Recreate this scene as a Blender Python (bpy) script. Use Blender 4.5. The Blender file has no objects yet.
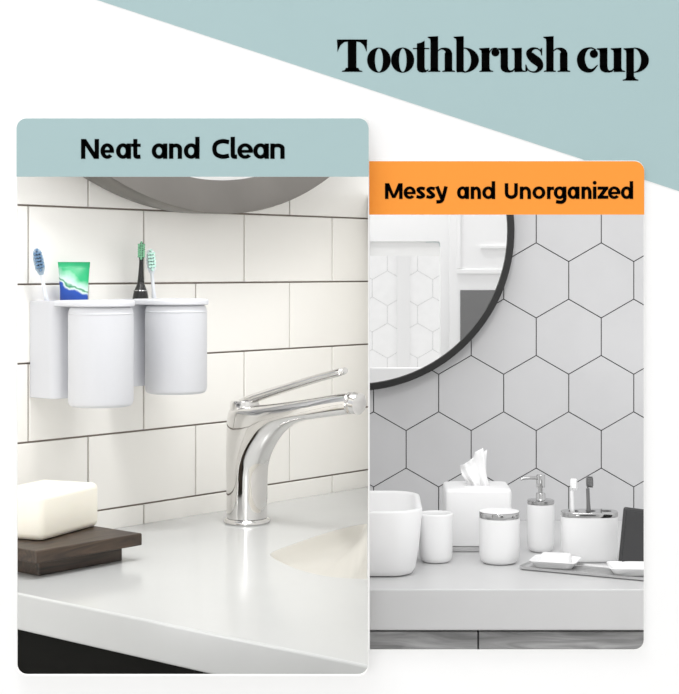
import bpy, bmesh, math, random
from mathutils import Vector, Matrix
random.seed(4)
SC = bpy.context.scene
COL = SC.collection
PI = math.pi

# ------------------------------------------------------------------ measures
F, CX, CY = 1584.0, 369.0, 270.0      # lens in pixels, principal point
ZE = 1.25                             # eye height
D = 1.33                              # distance of the display board
FL_Y = D - 0.0265                     # front of the left frame
FR_Y = D - 0.0055                     # front of the right frame

def U(px, py, y):
    return Vector(((px - CX) / F * y, y, ZE - (py - CY) / F * y))

# ------------------------------------------------------------------ materials
def mat(name, col, rough=0.5, metal=0.0, spec=0.5, noise=0.0, nscale=20, bump=0.0, bscale=60, **kw):
    m = bpy.data.materials.new(name); m.use_nodes = True
    nt = m.node_tree; b = nt.nodes['Principled BSDF']
    c = tuple(col) + (1,)
    b.inputs['Base Color'].default_value = c
    b.inputs['Roughness'].default_value = rough
    b.inputs['Metallic'].default_value = metal
    b.inputs['Specular IOR Level'].default_value = spec
    for k, v in kw.items():
        b.inputs[k.replace('_', ' ')].default_value = v
    if noise or bump:
        tc = nt.nodes.new('ShaderNodeTexCoord')
        n = nt.nodes.new('ShaderNodeTexNoise'); n.inputs['Scale'].default_value = nscale
        n.inputs['Detail'].default_value = 5
        nt.links.new(tc.outputs['Object'], n.inputs['Vector'])
    if noise:
        r = nt.nodes.new('ShaderNodeValToRGB')
        r.color_ramp.elements[0].position = 0.3; r.color_ramp.elements[1].position = 0.7
        r.color_ramp.elements[0].color = tuple(x * (1 - noise) for x in col) + (1,)
        r.color_ramp.elements[1].color = tuple(min(1, x * (1 + noise)) for x in col) + (1,)
        nt.links.new(n.outputs['Fac'], r.inputs['Fac']); nt.links.new(r.outputs['Color'], b.inputs['Base Color'])
    if bump:
        n2 = nt.nodes.new('ShaderNodeTexNoise'); n2.inputs['Scale'].default_value = bscale
        nt.links.new(tc.outputs['Object'], n2.inputs['Vector'])
        bp = nt.nodes.new('ShaderNodeBump'); bp.inputs['Strength'].default_value = bump
        bp.inputs['Distance'].default_value = 0.002
        nt.links.new(n2.outputs['Fac'], bp.inputs['Height']); nt.links.new(bp.outputs['Normal'], b.inputs['Normal'])
    return m

def lin(r, g, b, k=1.0):
    def f(v):
        v /= 255.0
        return v / 12.92 if v <= 0.04045 else ((v + 0.055) / 1.055) ** 2.4
    return (f(r) * k, f(g) * k, f(b) * k)

def wood(name, c1, c2, scale, rough, axis='X', dist=3.0):
    m = bpy.data.materials.new(name); m.use_nodes = True
    nt = m.node_tree; b = nt.nodes['Principled BSDF']; b.inputs['Roughness'].default_value = rough
    tc = nt.nodes.new('ShaderNodeTexCoord'); mp = nt.nodes.new('ShaderNodeMapping')
    mp.inputs['Scale'].default_value = {'X': (0.12, 1, 1), 'Y': (1, 0.12, 1)}[axis]
    n = nt.nodes.new('ShaderNodeTexNoise'); n.inputs['Scale'].default_value = scale
    n.inputs['Detail'].default_value = 8; n.inputs['Distortion'].default_value = dist
    r = nt.nodes.new('ShaderNodeValToRGB')
    r.color_ramp.elements[0].position = 0.35; r.color_ramp.elements[1].position = 0.68
    r.color_ramp.elements[0].color = c1 + (1,); r.color_ramp.elements[1].color = c2 + (1,)
    nt.links.new(tc.outputs['Object'], mp.inputs['Vector']); nt.links.new(mp.outputs['Vector'], n.inputs['Vector'])
    nt.links.new(n.outputs['Fac'], r.inputs['Fac']); nt.links.new(r.outputs['Color'], b.inputs['Base Color'])
    return m

M = {}
M['board'] = mat('white_paint', (0.88, 0.88, 0.88), 0.9, spec=0.0, noise=0.004)
M['teal'] = mat('pale_teal_paint', lin(176, 201, 203, .85), 0.9, spec=0.0, noise=0.004)
M['orange'] = mat('orange_paint', lin(255, 161, 70, .87), 0.9, spec=0.0, noise=0.004)
M['ink'] = mat('black_lettering', (0.0015, 0.0015, 0.0015), 0.9, spec=0.0)
M['rim'] = mat('white_frame', (0.85, 0.85, 0.84), 0.7, spec=0.2)
M['tile'] = mat('cream_glazed_tile', lin(250, 248, 243), 0.22, spec=0.35, noise=0.01, nscale=3)
M['grout'] = mat('brown_grey_grout', lin(128, 118, 110), 0.9)
M['hex'] = mat('pale_grey_hex_tile', lin(203, 203, 204), 0.35, spec=0.35, noise=0.05, nscale=4)
M['hexgrout'] = mat('dark_grout', (0.02, 0.02, 0.02), 0.9)
M['hexback'] = mat('white_hex_tile', lin(250, 250, 250), 0.5, noise=0.02)
M['groutback'] = mat('grey_grout', lin(205, 205, 205), 0.9)
M['quartz'] = mat('white_quartz', lin(198, 199, 198), 0.16, spec=0.45, noise=0.012, nscale=9)
M['quartz2'] = mat('pale_grey_quartz', lin(202, 202, 202), 0.3, spec=0.4, noise=0.015, nscale=9)
M['ceramic_cream'] = mat('cream_ceramic', lin(212, 209, 201), 0.25)
M['black_cab'] = mat('black_lacquer', lin(22, 22, 20), 0.8, spec=0.08, noise=0.1)
M['greywood'] = wood('grey_oak', lin(120, 120, 120), lin(168, 168, 168), 60, 0.6, 'X', 1.5)
M['chrome'] = mat('chrome', (0.80, 0.79, 0.78), 0.05, 1.0)
M['chrome2'] = mat('satin_chrome', (0.5, 0.5, 0.5), 0.08, 1.0)
M['steel'] = mat('brushed_steel', (0.62, 0.62, 0.62), 0.34, 0.9, bump=0.1, bscale=200)
M['bronze'] = mat('brushed_bronze', (0.21, 0.198, 0.182), 0.38, 0.85, noise=0.08, nscale=8)
M['mirror'] = mat('mirror_glass', (0.93, 0.93, 0.93), 0.01, 1.0)
M['blackmetal'] = mat('black_metal', (0.012, 0.012, 0.012), 0.5)
M['plastic'] = mat('white_matte_plastic', lin(214, 215, 219), 0.55, spec=0.3, bump=0.03, bscale=300)
M['greyplastic'] = mat('grey_lid_plastic', lin(205, 206, 209), 0.5)
M['soap'] = mat('cream_soap', lin(247, 242, 228), 0.45, noise=0.01, Subsurface_Weight=0.15, Subsurface_Radius=(0.01, 0.008, 0.005))
M['darkwood'] = wood('dark_walnut', lin(34, 25, 18), lin(76, 60, 46), 45, 0.45, 'X', 4)
M['bwhite'] = mat('white_ceramic', lin(241, 241, 241), 0.35, spec=0.4, noise=0.005)
M['tissue'] = mat('white_tissue', lin(250, 250, 250), 0.95, spec=0.0, bump=0.3, bscale=80)
M['phone'] = mat('dark_grey_glass', (0.035, 0.035, 0.036), 0.35)
M['greybrush'] = mat('grey_plastic', lin(110, 110, 110), 0.35)
M['brush_white'] = mat('white_brush_handle', lin(240, 243, 248), 0.3)
M['brush_blue'] = mat('blue_bristle', lin(96, 128, 160), 0.7, noise=0.25, nscale=400)
M['brush_paleblue'] = mat('pale_blue_plastic', lin(168, 188, 204), 0.35)
M['brush_black'] = mat('black_gloss_plastic', (0.012, 0.012, 0.012), 0.2)
M['brush_green'] = mat('green_bristle', lin(110, 165, 130), 0.7, noise=0.5, nscale=500)
M['brush_mint'] = mat('mint_bristle', lin(190, 228, 214), 0.7, noise=0.2, nscale=500)
M['opening_grey'] = mat('dark_grey_opening', lin(118, 118, 118), 0.4)  # stands in for the darkness of an opening in the door
M['floor'] = mat('grey_floor', lin(238, 237, 235), 0.5, noise=0.02)

def tube_material():
    m = bpy.data.materials.new('green_tube_print'); m.use_nodes = True
    nt = m.node_tree; b = nt.nodes['Principled BSDF']; b.inputs['Roughness'].default_value = 0.28
    tc = nt.nodes.new('ShaderNodeTexCoord'); sx = nt.nodes.new('ShaderNodeSeparateXYZ')
    nt.links.new(tc.outputs['Object'], sx.inputs['Vector'])
    nz = nt.nodes.new('ShaderNodeTexNoise'); nz.inputs['Scale'].default_value = 60; nz.inputs['Detail'].default_value = 2
    nt.links.new(tc.outputs['Object'], nz.inputs['Vector'])
    # a wave crest: height + slope in x + ripple
    a = nt.nodes.new('ShaderNodeMath'); a.operation = 'MULTIPLY_ADD'
    nt.links.new(nz.outputs['Fac'], a.inputs[0]); a.inputs[1].default_value = 0.022
    nt.links.new(sx.outputs['Z'], a.inputs[2])
    c = nt.nodes.new('ShaderNodeMath'); c.operation = 'MULTIPLY_ADD'
    nt.links.new(sx.outputs['X'], c.inputs[0]); c.inputs[1].default_value = 0.5
    nt.links.new(a.outputs[0], c.inputs[2])
    mr = nt.nodes.new('ShaderNodeMapRange'); mr.inputs['From Min'].default_value = 0.107; mr.inputs['From Max'].default_value = 0.187
    nt.links.new(c.outputs[0], mr.inputs['Value'])
    r = nt.nodes.new('ShaderNodeValToRGB'); e = r.color_ramp.elements
    e[0].position = 0; e[0].color = lin(20, 62, 150) + (1,)
    e[1].position = 1; e[1].color = lin(12, 150, 96) + (1,)
    for p, col in ((0.43, lin(28, 78, 175)), (0.47, lin(225, 240, 235)), (0.50, lin(20, 140, 90)), (0.54, lin(210, 232, 224)),
                   (0.62, lin(170, 215, 195)), (0.72, lin(40, 175, 115))):
        q = e.new(p); q.color = col + (1,)
    nt.links.new(mr.outputs['Result'], r.inputs['Fac']); nt.links.new(r.outputs['Color'], b.inputs['Base Color'])
    return m
M['tube'] = tube_material()

# ------------------------------------------------------------------ objects
def obj(name, bm, m, parent=None, smooth=False, loc=None, rotz=None, sharp=0.7):
    me = bpy.data.meshes.new(name)
    bmesh.ops.recalc_face_normals(bm, faces=bm.faces[:])
    if smooth:
        for f in bm.faces: f.smooth = True
        for e in bm.edges:
            if len(e.link_faces) == 2 and e.calc_face_angle(0) > sharp: e.smooth = False
    bm.to_mesh(me); bm.free()
    o = bpy.data.objects.new(name, me); COL.objects.link(o)
    for x in (m if isinstance(m, (list, tuple)) else [m]): me.materials.append(x)
    if parent: o.parent = parent
    if loc is not None: o.location = loc
    if rotz is not None: o.rotation_euler = (0, 0, rotz)
    return o

def tag(o, label=None, cat=None, group=None, kind=None):
    if label: o['label'] = label
    if cat: o['category'] = cat
    if group: o['group'] = group
    if kind: o['kind'] = kind
    return o

def thing(name, label, cat, loc=(0, 0, 0), rotz=0, group=None):
    o = bpy.data.objects.new(name, None); COL.objects.link(o)
    o.empty_display_size = 0.02
    o.location = loc; o.rotation_euler = (0, 0, rotz)
    return tag(o, label, cat, group)

def BM(): return bmesh.new()

def box(bm, x0, x1, y0, y1, z0, z1, bev=0.0, seg=2, mtx=None, mi=0):
    r = bmesh.ops.create_cube(bm, size=1.0)
    vs = r['verts']
    bmesh.ops.transform(bm, verts=vs, matrix=Matrix.Translation(((x0+x1)/2, (y0+y1)/2, (z0+z1)/2)) @ Matrix.Diagonal((x1-x0, y1-y0, z1-z0, 1)))
    if bev:
        es = list({e for v in vs for e in v.link_edges})
        r = bmesh.ops.bevel(bm, geom=es, offset=bev, segments=seg, affect='EDGES', profile=0.5)
        vs = list({v for f in r['faces'] for v in f.verts} | {v for v in vs if v.is_valid})
    if mtx is not None:
        # gather the connected island
        seen = set(vs); st = list(vs)
        while st:
            v = st.pop()
            for e in v.link_edges:
                w = e.other_vert(v)
                if w not in seen: seen.add(w); st.append(w)
        bmesh.ops.transform(bm, verts=list(seen), matrix=mtx)
    return bm

def loft(bm, loops, cap0=True, cap1=True, closed=True):
    rings = [[bm.verts.new(p) for p in L] for L in loops]
    n = len(rings[0])
    for a, b in zip(rings, rings[1:]):
        for i in range(n if closed else n - 1):
            j = (i + 1) % n
            bm.faces.new((a[i], a[j], b[j], b[i]))
    if cap0: bm.faces.new(rings[0])
    if cap1: bm.faces.new(list(reversed(rings[-1])))
    return bm

def lathe(bm, prof, seg=48, cx=0, cy=0, cap0=True, cap1=True):
    return loft(bm, [[(cx + r*math.cos(2*PI*k/seg), cy + r*math.sin(2*PI*k/seg), z) for k in range(seg)] for r, z in prof], cap0, cap1)

def prism(bm, poly, z0, z1):
    return loft(bm, [[(x, y, z0) for x, y in poly], [(x, y, z1) for x, y in poly]])

def rrect(x0, x1, y0, y1, r, n=8):
    out = []
    for cx, cy, a in ((x1-r, y1-r, 0), (x0+r, y1-r, 90), (x0+r, y0+r, 180), (x1-r, y0+r, 270)):
        for k in range(n + 1):
            t = math.radians(a + 90*k/n); out.append((cx + r*math.cos(t), cy + r*math.sin(t)))
    return out

def sweep(bm, pts, rads, seg=16, flat=1.0, up=Vector((0, 0, 1)), caps=True):
    """tube along points; flat squeezes the direction nearest to `up`"""
    pts = [Vector(p) for p in pts]; loops = []
    for i, p in enumerate(pts):
        t = (pts[min(i+1, len(pts)-1)] - pts[max(i-1, 0)]).normalized()
        a = t.cross(up)
        if a.length < 1e-4: a = t.cross(Vector((0, 1, 0)))
        a.normalize(); b = a.cross(t).normalized()
        r = rads[i] if hasattr(rads, '__len__') else rads
        loops.append([p + a*(r*math.cos(2*PI*k/seg)) + b*(r*flat*math.sin(2*PI*k/seg)) for k in range(seg)])
    return loft(bm, loops, caps, caps)

def smoothpath(P, n=6):
    """Catmull-Rom through tuples of any length"""
    out = []
    for i in range(len(P) - 1):
        p0, p1, p2, p3 = P[max(i-1, 0)], P[i], P[i+1], P[min(i+2, len(P)-1)]
        for k in range(n):
            t = k / n
            out.append(tuple(0.5*((2*b) + (c-a)*t + (2*a-5*b+4*c-d)*t*t + (3*b-a-3*c+d)*t**3) for a, b, c, d in zip(p0, p1, p2, p3)))
    out.append(tuple(P[-1])); return out

# ------------------------------------------------------------------ lettering
class Glyph:
    """flat letter cut from thin sheet; outline in picture-plane units, placed on plane y"""
    def __init__(s, y, th): s.bm = BM(); s.y = y; s.th = th
    def P(s, p, b): return U(p[0], p[1], s.y) + Vector((0, s.th if b else 0, 0))
    def poly(s, pts):
        loft(s.bm, [[s.P(p, 0) for p in pts], [s.P(p, 1) for p in pts]])
    def stroke(s, pts, w=None, closed=False):
        pts = [tuple(p) if len(p) == 3 else (p[0], p[1], w) for p in pts]
        n = len(pts); Ls, Rs = [], []
        for i, (x, y, ww) in enumerate(pts):
            if closed: a, b = pts[i-1], pts[(i+1) % n]
            else: a, b = pts[max(i-1, 0)], pts[min(i+1, n-1)]
            dx, dy = b[0]-a[0], b[1]-a[1]; l = math.hypot(dx, dy) or 1
            nx, ny = -dy/l*ww/2, dx/l*ww/2
            Ls.append((x+nx, y+ny)); Rs.append((x-nx, y-ny))
        loops = [[s.P(a, 0), s.P(b, 0), s.P(b, 1), s.P(a, 1)] for a, b in zip(Ls, Rs)]
        if closed: loops.append([v.copy() for v in loops[0]])
        loft(s.bm, loops, not closed, not closed)
    def curve(s, pts, w=None, n=6):
        pts = [tuple(p) if len(p) == 3 else (p[0], p[1], w) for p in pts]
        s.stroke(smoothpath(pts, n))
    def ring(s, cx, cy, rx, ry, ix, iy, icx=None, a0=0, a1=360, n=40):
        """crescent or ring between an outer and an inner ellipse"""
        icx = cx if icx is None else icx
        loops = []
        full = abs(a1 - a0) >= 360
        for k in range(n + 1):
            t = math.radians(a0 + (a1-a0)*k/n); c, q = math.cos(t), math.sin(t)
            o = (cx + rx*c, cy - ry*q); i = (icx + ix*c, cy - iy*q)
            loops.append([s.P(o, 0), s.P(i, 0), s.P(i, 1), s.P(o, 1)])
        loft(s.bm, loops, not full, not full)
    def disc(s, cx, cy, r, n=24):
        s.poly([(cx + r*math.cos(2*PI*k/n), cy + r*math.sin(2*PI*k/n)) for k in range(n)])
    def done(s, parent):
        bmesh.ops.remove_doubles(s.bm, verts=s.bm.verts[:], dist=1e-7)
        return obj('letter', s.bm, M['ink'], parent)

def sans(ch, x0, x1, xt, base, cap, asc, w, y, th, parent):
    """rounded bold sans letter in the box x0..x1"""
    g = Glyph(y, th); h = w / 2; cx, cy = (x0+x1)/2, (xt+base)/2
    L, R, T, B = x0+h, x1-h, xt+h, base-h
    rx, ry = (x1-x0)/2, (base-xt)/2
    def bowl(a, b):
        c = (a+b)/2; g.ring(c, cy, (b-a)/2, ry, (b-a)/2 - w, ry - w*0.85)
    def vert(x, t, b): g.stroke([(x, t), (x, b)], w)
    if ch == 'N':
        vert(L, cap, base); vert(R, cap, base)
        g.poly([(x0, cap), (x0+w*1.15, cap), (x1, base), (x1-w*1.15, base)])
    elif ch == 'M':
        vert(L, cap, base); vert(R, cap, base); m = cx
        g.poly([(x0, cap), (x0+w*1.2, cap), (m+w*.4, base-1), (m-w*.45, base-1)])
        g.poly([(x1-w*1.2, cap), (x1, cap), (m+w*.45, base-1), (m-w*.4, base-1)])
    elif ch == 'C':
        cyc = (cap+base)/2
        g.curve([(x1-.6, cap+h+1.0), (cx+1.5, cap+h), (L+1.8, cap+4.6), (L, cyc), (L+1.8, base-4.6), (cx+1.5, base-h), (x1-.6, base-h-1.0)], w)
    elif ch == 'U':
        g.curve([(L, cap), (L, cap+6), (L+.5, base-4), (cx, base-h), (R-.5, base-4), (R, cap+6), (R, cap)], w)
    elif ch == 'e':
        g.ring(cx, cy, rx, ry, rx-w, ry-w*.8, a0=0, a1=318)
        g.stroke([(x0+w*.6, cy+.3), (x1-.1, cy+.3)], w*.68)
    elif ch in 'ad':
        bowl(x0, x1-w*.25); vert(R, (asc if ch == 'd' else xt+.2), base)
    elif ch == 'g':
        bowl(x0, x1-w*.25); d = base + (base-xt)*.36
        g.curve([(R, xt+.2), (R, cy), (R, base+.5), (cx+1.5, d-h+.4), (L+.6, d-h-.2)], w)
    elif ch == 'n':
        vert(L, xt+.2, base)
        g.curve([(L, xt+4.4, w*.7), (L+2.2, xt+h+.5, w*.8), (cx+1.2, xt+h, w*.9), (R-.4, xt+4.0, w), (R, xt+7.5, w), (R, base, w)])
    elif ch == 't':
        g.curve([(cx-.6, cap), (cx-.6, base-6), (cx-.2, base-2.6), (cx+1.8, base-h+.1), (x1-.2, base-h)], w*.95)
        g.stroke([(x0, xt+h*.9), (x1, xt+h*.9)], w*.72)
    elif ch == 'l':
        g.curve([(L, asc), (L, base-7), (L+.2, base-3), (L+1.6, base-h), (x1, base-h)], w)
    elif ch == 'o': bowl(x0, x1)
    elif ch == 'r':
        vert(L, xt+.2, base); g.curve([(L, xt+4.6, w*.7), (L+1.9, xt+h+.5, w*.85), (x1, xt+h+.2, w)])
    elif ch == 'i':
        vert(cx, xt+.2, base); g.disc(cx, asc+h*.9, h*1.1)
    elif ch == 's':
        g.curve([(x1-.8, xt+h+.7, w*.9), (cx, xt+h, w*.9), (L+.2, xt+3.4, w*.95), (cx, cy, w), (R-.2, base-3.4, w*.95), (cx-.3, base-h, w*.9), (x0+.5, base-h-.8, w*.9)])
    elif ch == 'z':
        g.stroke([(x0, xt+h), (x1, xt+h)], w*.9); g.stroke([(x0, base-h), (x1, base-h)], w*.9)
        g.poly([(x1-w*1.25, xt+h), (x1, xt+h), (x0+w*1.25, base-h), (x0, base-h)])
    elif ch == 'y':
        d = base + (base-xt)*.36
        g.stroke([(L, xt), (cx+.4, base-.2)], w)
        g.curve([(R, xt), (cx+1.8, base-2), (cx-.3, base+2.2), (x0+1.2, d-h)], w)
    return g.done(parent)

# ------------------------------------------------------------------ display board with two windows
def arc(cx, cy, r, a0, a1, n=6):
    return [(cx + r*math.cos(math.radians(a0+(a1-a0)*k/n)), cy - r*math.sin(math.radians(a0+(a1-a0)*k/n))) for k in range(n+1)]

LX0, LX1, LT, LB, LH = 16.6, 368.6, 118.4, 676.0, 176.6      # left card, picture units
RX1, RT, RB, RH = 644.2, 161.2, 650.2, 214.6                 # right card
CR = 10.0
def card_px(x0, x1, t, b, r_left=True):
    pts = []
    pts += arc(x1-CR, t+CR, CR, 0, 90)
    pts += arc(x0+CR, t+CR, CR, 90, 180) if r_left else [(x0, t)]
    pts += arc(x0+CR, b-CR, CR, 180, 270) if r_left else [(x0, b)]
    pts += arc(x1-CR, b-CR, CR, 270, 360)
    return pts
leftcard = card_px(LX0, LX1, LT, LB)
rightcard = card_px(LX1 + 0.6, RX1, RT, RB, False)

def S(pts, yfront):      # card outline -> metres (x, z) at that card's front plane
    return [((x-CX)/F*yfront, ZE-(y-CY)/F*yfront) for x, y in pts]
Lo = S(leftcard, FL_Y)
Ro = S(rightcard, FR_Y)
# union outline of the two cards = hole in the board (clockwise walk)
lx1 = (LX1-CX)/F*FL_Y
hole = []
n = 7
Ltr, Ltl, Lbl, Lbr = Lo[0:n], Lo[n:2*n], Lo[2*n:3*n], Lo[3*n:4*n]
Rtr, Rbr = Ro[0:n], Ro[n+2:2*n+2]
SPL, SPR = 0.0055, 0.0011            # how far each rim flares towards the board
def grow(pts, sx, sz): return [(x + sx, z + sz) for x, z in pts]
hole = (grow(Ltl, -SPL, SPL) + grow(Lbl, -SPL, -SPL) + grow(Lbr, 0, -SPL) + [(lx1, Rbr[0][1]-SPR)] + grow(Rbr, SPR, -SPR)
        + grow(Rtr, SPR, SPR) + [(lx1, Rtr[-1][1]+SPR)] + grow(Ltr, 0, SPL))

def board():
    bm = BM()
    X0, X1, Z0, Z1 = -0.75, 0.75, 0.0, 1.495
    outer = [(X0, Z0), (X1, Z0), (X1, Z1), (X0, Z1)]
    cxm, czm = -0.03, 1.15
    def off(pts, d):
        return [(x + d*(1 if x > cxm else -1), z + d*(1 if z > czm else -1)) for x, z in pts]
    th = 0.003
    layers = []
    for (y, hl) in ((D, hole), (D + th, off(hole, 0.0016))):
        ov = [bm.verts.new((x, y, z)) for x, z in outer]; hv = [bm.verts.new((x, y, z)) for x, z in hl]
        es = []
        for L in (ov, hv):
            for i in range(len(L)): es.append(bm.edges.new((L[i], L[(i+1) % len(L)])))
        bmesh.ops.triangle_fill(bm, use_beauty=True, use_dissolve=False, edges=es)
        layers.append((ov, hv))
    for k in (0, 1):
        a, b = layers[0][k], layers[1][k]
        for i in range(len(a)):
            j = (i+1) % len(a); bm.faces.new((a[i], a[j], b[j], b[i]))
    return obj('wall_front', bm, M['board'])
tag(board(), 'white display board with two rounded windows', 'wall', kind='structure')

# teal triangular panel fixed to the board, top right
bm = BM()
sl = 0.3285
def tl(px): return (px-97.5)*sl
zt = 1.4945; xr = 0.745
k = 97.5 - ((zt-ZE)*F/D - CY)/sl    # where the slanted edge meets the board's top
def q2(px, py): v = U(px, py, D); return (v.x, v.z)
# the panel is cut out around the right display frame's upper corner
pl = [((k-CX)/F*D, zt), (xr, zt), (xr, U(CX+xr*F/D, tl(CX+xr*F/D), D).z), q2(643.4, tl(643.4)), q2(643.4, 171.5), q2(641, 165), q2(634, 162), q2(590.9, 162)]
loft(bm, [[(x, D-0.0006, z) for x, z in pl], [(x, D+0.0, z) for x, z in pl]])
tag(obj('wall_panel', bm, M['teal']), 'pale teal slanted panel covering the upper right of the white board', 'panel')

def frame(name, label, outline, yf, band_px, head_mat, sp, open_left=False):
    t = thing(name, label, 'frame', (0, 0, 0))
    mx = sum(p[0] for p in outline)/len(outline); mz = (max(p[1] for p in outline)+min(p[1] for p in outline))/2
    def inset(d):
        return [(x + (-d if x > mx else d) * (0 if (open_left and x < mx) else 1), z + (-d if z > mz else d)) for x, z in outline]
    bm = BM()
    def flare(d, e):
        out = []
        for x, z in outline:
            fixed = (open_left and x < mx) or (not open_left and x > mx)
            out.append((x + (0 if fixed else (d if x > mx else -d)) + (e if fixed and not open_left else 0), z + (d if z > mz else -d)))
        return out
    fo, fi, bi, bo = outline, inset(0.0004), flare(sp-.0004, -.0004), flare(sp, 0)
    R_ = []
    for (L, y) in ((fo, yf), (fi, yf), (bi, D), (bo, D)):
        R_.append([bm.verts.new((x, y, z)) for x, z in L])
    N = len(outline)
    for a, b in zip(R_, R_[1:] + R_[:1]):
        for i in range(N):
            j = (i+1) % N
            if open_left and outline[i][0] < mx and outline[j][0] < mx and abs(outline[i][0]-outline[j][0]) < 1e-6: continue
            bm.faces.new((a[i], a[j], b[j], b[i]))
    obj('rim', bm, M['rim'], t)
    # heading band
    zb = ZE-(band_px-CY)/F*yf
    top = [p for p in outline if p[1] > zb]
    xs = [p[0] for p in top]
    poly = top + ([(min(xs), zb), (max(xs), zb)])
    bm = BM(); loft(bm, [[(x, yf-0.0003, z) for x, z in poly], [(x, yf+0.0012, z) for x, z in poly]])
    h = obj('heading_panel', bm, head_mat, t)
    bm = BM(); loft(bm, [[(x*1.0, yf+0.00125, z) for x, z in poly], [(x, yf+0.0025, z) for x, z in poly]])
    tag(obj('backing', bm, M['rim'], t), 'white back of the heading band')
    return t, h
tL, hL = frame('display_frame', 'left rounded display frame with pale teal heading band reading Neat and Clean', Lo, FL_Y, LH, M['teal'], SPL)
tR, hR = frame('display_frame', 'right rounded display frame with orange heading band reading Messy and Unorganized', Ro, FR_Y, RH, M['orange'], SPR, True)

GY = FL_Y - 0.0006
for ch, a, b in (('N', 81, 98.9), ('e', 100.4, 114), ('a', 116, 131), ('t', 131.2, 140.6), ('a', 151.7, 167.3), ('n', 169, 182),
                 ('d', 183.8, 199.5), ('C', 212.2, 229.6), ('l', 230.6, 237), ('e', 237.3, 253), ('a', 253.2, 268.9), ('n', 270.3, 284.6)):
    sans(ch, a, b, 143.3, 158.8, 139.0, 136.8, 4.3, GY, 0.0003, hL)
GY = FR_Y - 0.0006
for ch, a, b in (('M', 385, 402.6), ('e', 403.6, 415.8), ('s', 416, 425.6), ('s', 426, 435.6), ('y', 435.2, 447.8), ('a', 457, 469), ('n', 470.7, 481),
                 ('d', 482.3, 495.2), ('U', 504.8, 517.8), ('n', 519.8, 531), ('o', 532.5, 545.4), ('r', 547, 554), ('g', 553.8, 566.4), ('a', 567.6, 579.5),
                 ('n', 581.5, 591.6), ('i', 592.8, 596.6), ('z', 597.6, 608.3), ('e', 608, 620.5), ('d', 620.9, 633.2)):
    sans(ch, a, b, 186.4, 199.0, 183.2, 181.2, 3.5, GY, 0.0003, hR)

head = thing('headline_lettering', 'heavy black serif lettering reading Toothbrush cup on the teal panel', 'lettering', (0, 0, 0))
HY, HT = D - 0.0009, 0.0003
BL = 71.8
def G(): return Glyph(HY, HT)
def foot(g, a, b, y=BL):
    g.poly([(a, y), (a, y-0.9), (a+2.6, y-1.6), (a+4, y-4), (b-4, y-4), (b-2.6, y-1.6), (b, y-0.9), (b, y)])
def flag(g, x0, x1, x2, y):   # slanted top serif of a stem
    g.poly([(x0, y+.1), (x2, y-.5), (x2, y+4), (x1, y+5), (x1-.4, y+2.2), (x0, y+1.1)])
def stem(g, x0, x1, t, b): g.poly([(x0, t), (x1, t), (x1, b), (x0, b)])
# T
g = G(); stem(g, 347.8, 356.4, 39.6, BL); g.poly([(337, 39.5), (367.2, 39.5), (367.2, 41.2), (337, 41.2)])
for s in (-1, 1):
    g.poly([(352.1+s*x, y) for x, y in ((15.1, 39.5), (4, 39.5), (4, 41.5), (8, 42.1), (11.6, 45.2), (13.5, 49.3), (14.6, 52))])
foot(g, 342, 362.2); g.done(head)
for a, b, c, d in ((367.1, 390.7, 374.9, 382.9), (391, 414.2, 399, 406.6)):
    g = G(); g.ring((a+b)/2, 60.1, (b-a)/2, 12.6, (d-c)/2, 11.7, icx=(c+d)/2); g.done(head)
g = G(); g.poly([(416.9, 43.5), (421, 42.6), (424.6, 40.6), (424.6, 67.6), (425.4, 69.8), (426.6, 70.1), (428.6, 69), (427.8, 71), (425.5, 72.3), (422.5, 72.5), (419.5, 72), (417.5, 70.2), (416.9, 67)])
g.stroke([(413, 48.5), (429.2, 48.5)], 1.1); g.done(head)
def h_(s0, s1, r0, r1, fl):
    g = G(); stem(g, s0, s1, 37, BL); flag(g, fl, s0, s1, 36.6); foot(g, s0-2.4, s1+2.2); foot(g, r0-2.4, r1+2.8)
    stem(g, r0, r1, 53, BL)
    g.curve([(s1-.5, 51.2, .9), (s1+2, 49.2, 1.2), (s1+4.4, 48.6, 1.8), (r0+1.6, 49.6, 4), ((r0+r1)/2-.2, 52, 6.4), ((r0+r1)/2, 55, r1-r0)], n=5); g.done(head)
h_(430.5, 438.1, 444.7, 452.2, 427.8)
g = G(); stem(g, 456.4, 463.7, 37, 71.2); flag(g, 453.6, 456.4, 463.7, 36.6)
g.poly([(456.4, 70), (463.7, 70), (466, 72.5), (460, 72), (457, 72.4)])
g.ring(463.7, 60.1, 15.2, 12.6, 7.4, 11.6, a0=-90, a1=90); g.done(head)
g = G(); stem(g, 481.6, 489.5, 48.5, BL); flag(g, 479.2, 481.6, 489.5, 48.2); foot(g, 479.4, 493.2)
g.curve([(489.2, 53.5, .8), (491, 49.8, 1.0), (494, 48.4, 1.4), (497.2, 48.9, 2.2)]); g.disc(495.4, 52.4, 4.0); g.done(head)
def u_(a, b, c, d):
    g = G(); stem(g, a, b, 48.3, 67); flag(g, a-2.9, a, b, 48.2); stem(g, c, d, 48.3, 71); flag(g, c-2.9, c, d, 48.2)
    g.poly([(a, 66), (b, 66), (b+.6, 69.3), (b+2.2, 70.5), (b+4.6, 70), (c+.3, 67.6), (c+.3, 69.2), (b+5, 71.8), (b+1.6, 72.6), (a+4.6, 72.3), (a+1.6, 70.8), (a+.3, 68.6)])
    g.poly([(c, 69), (d, 68), (d+1, 70.2), (d+3.8, 70.9), (d+3.8, BL), (c, BL+.2)]); g.done(head)
u_(500.6, 507.9, 514.5, 521.8)
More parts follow.
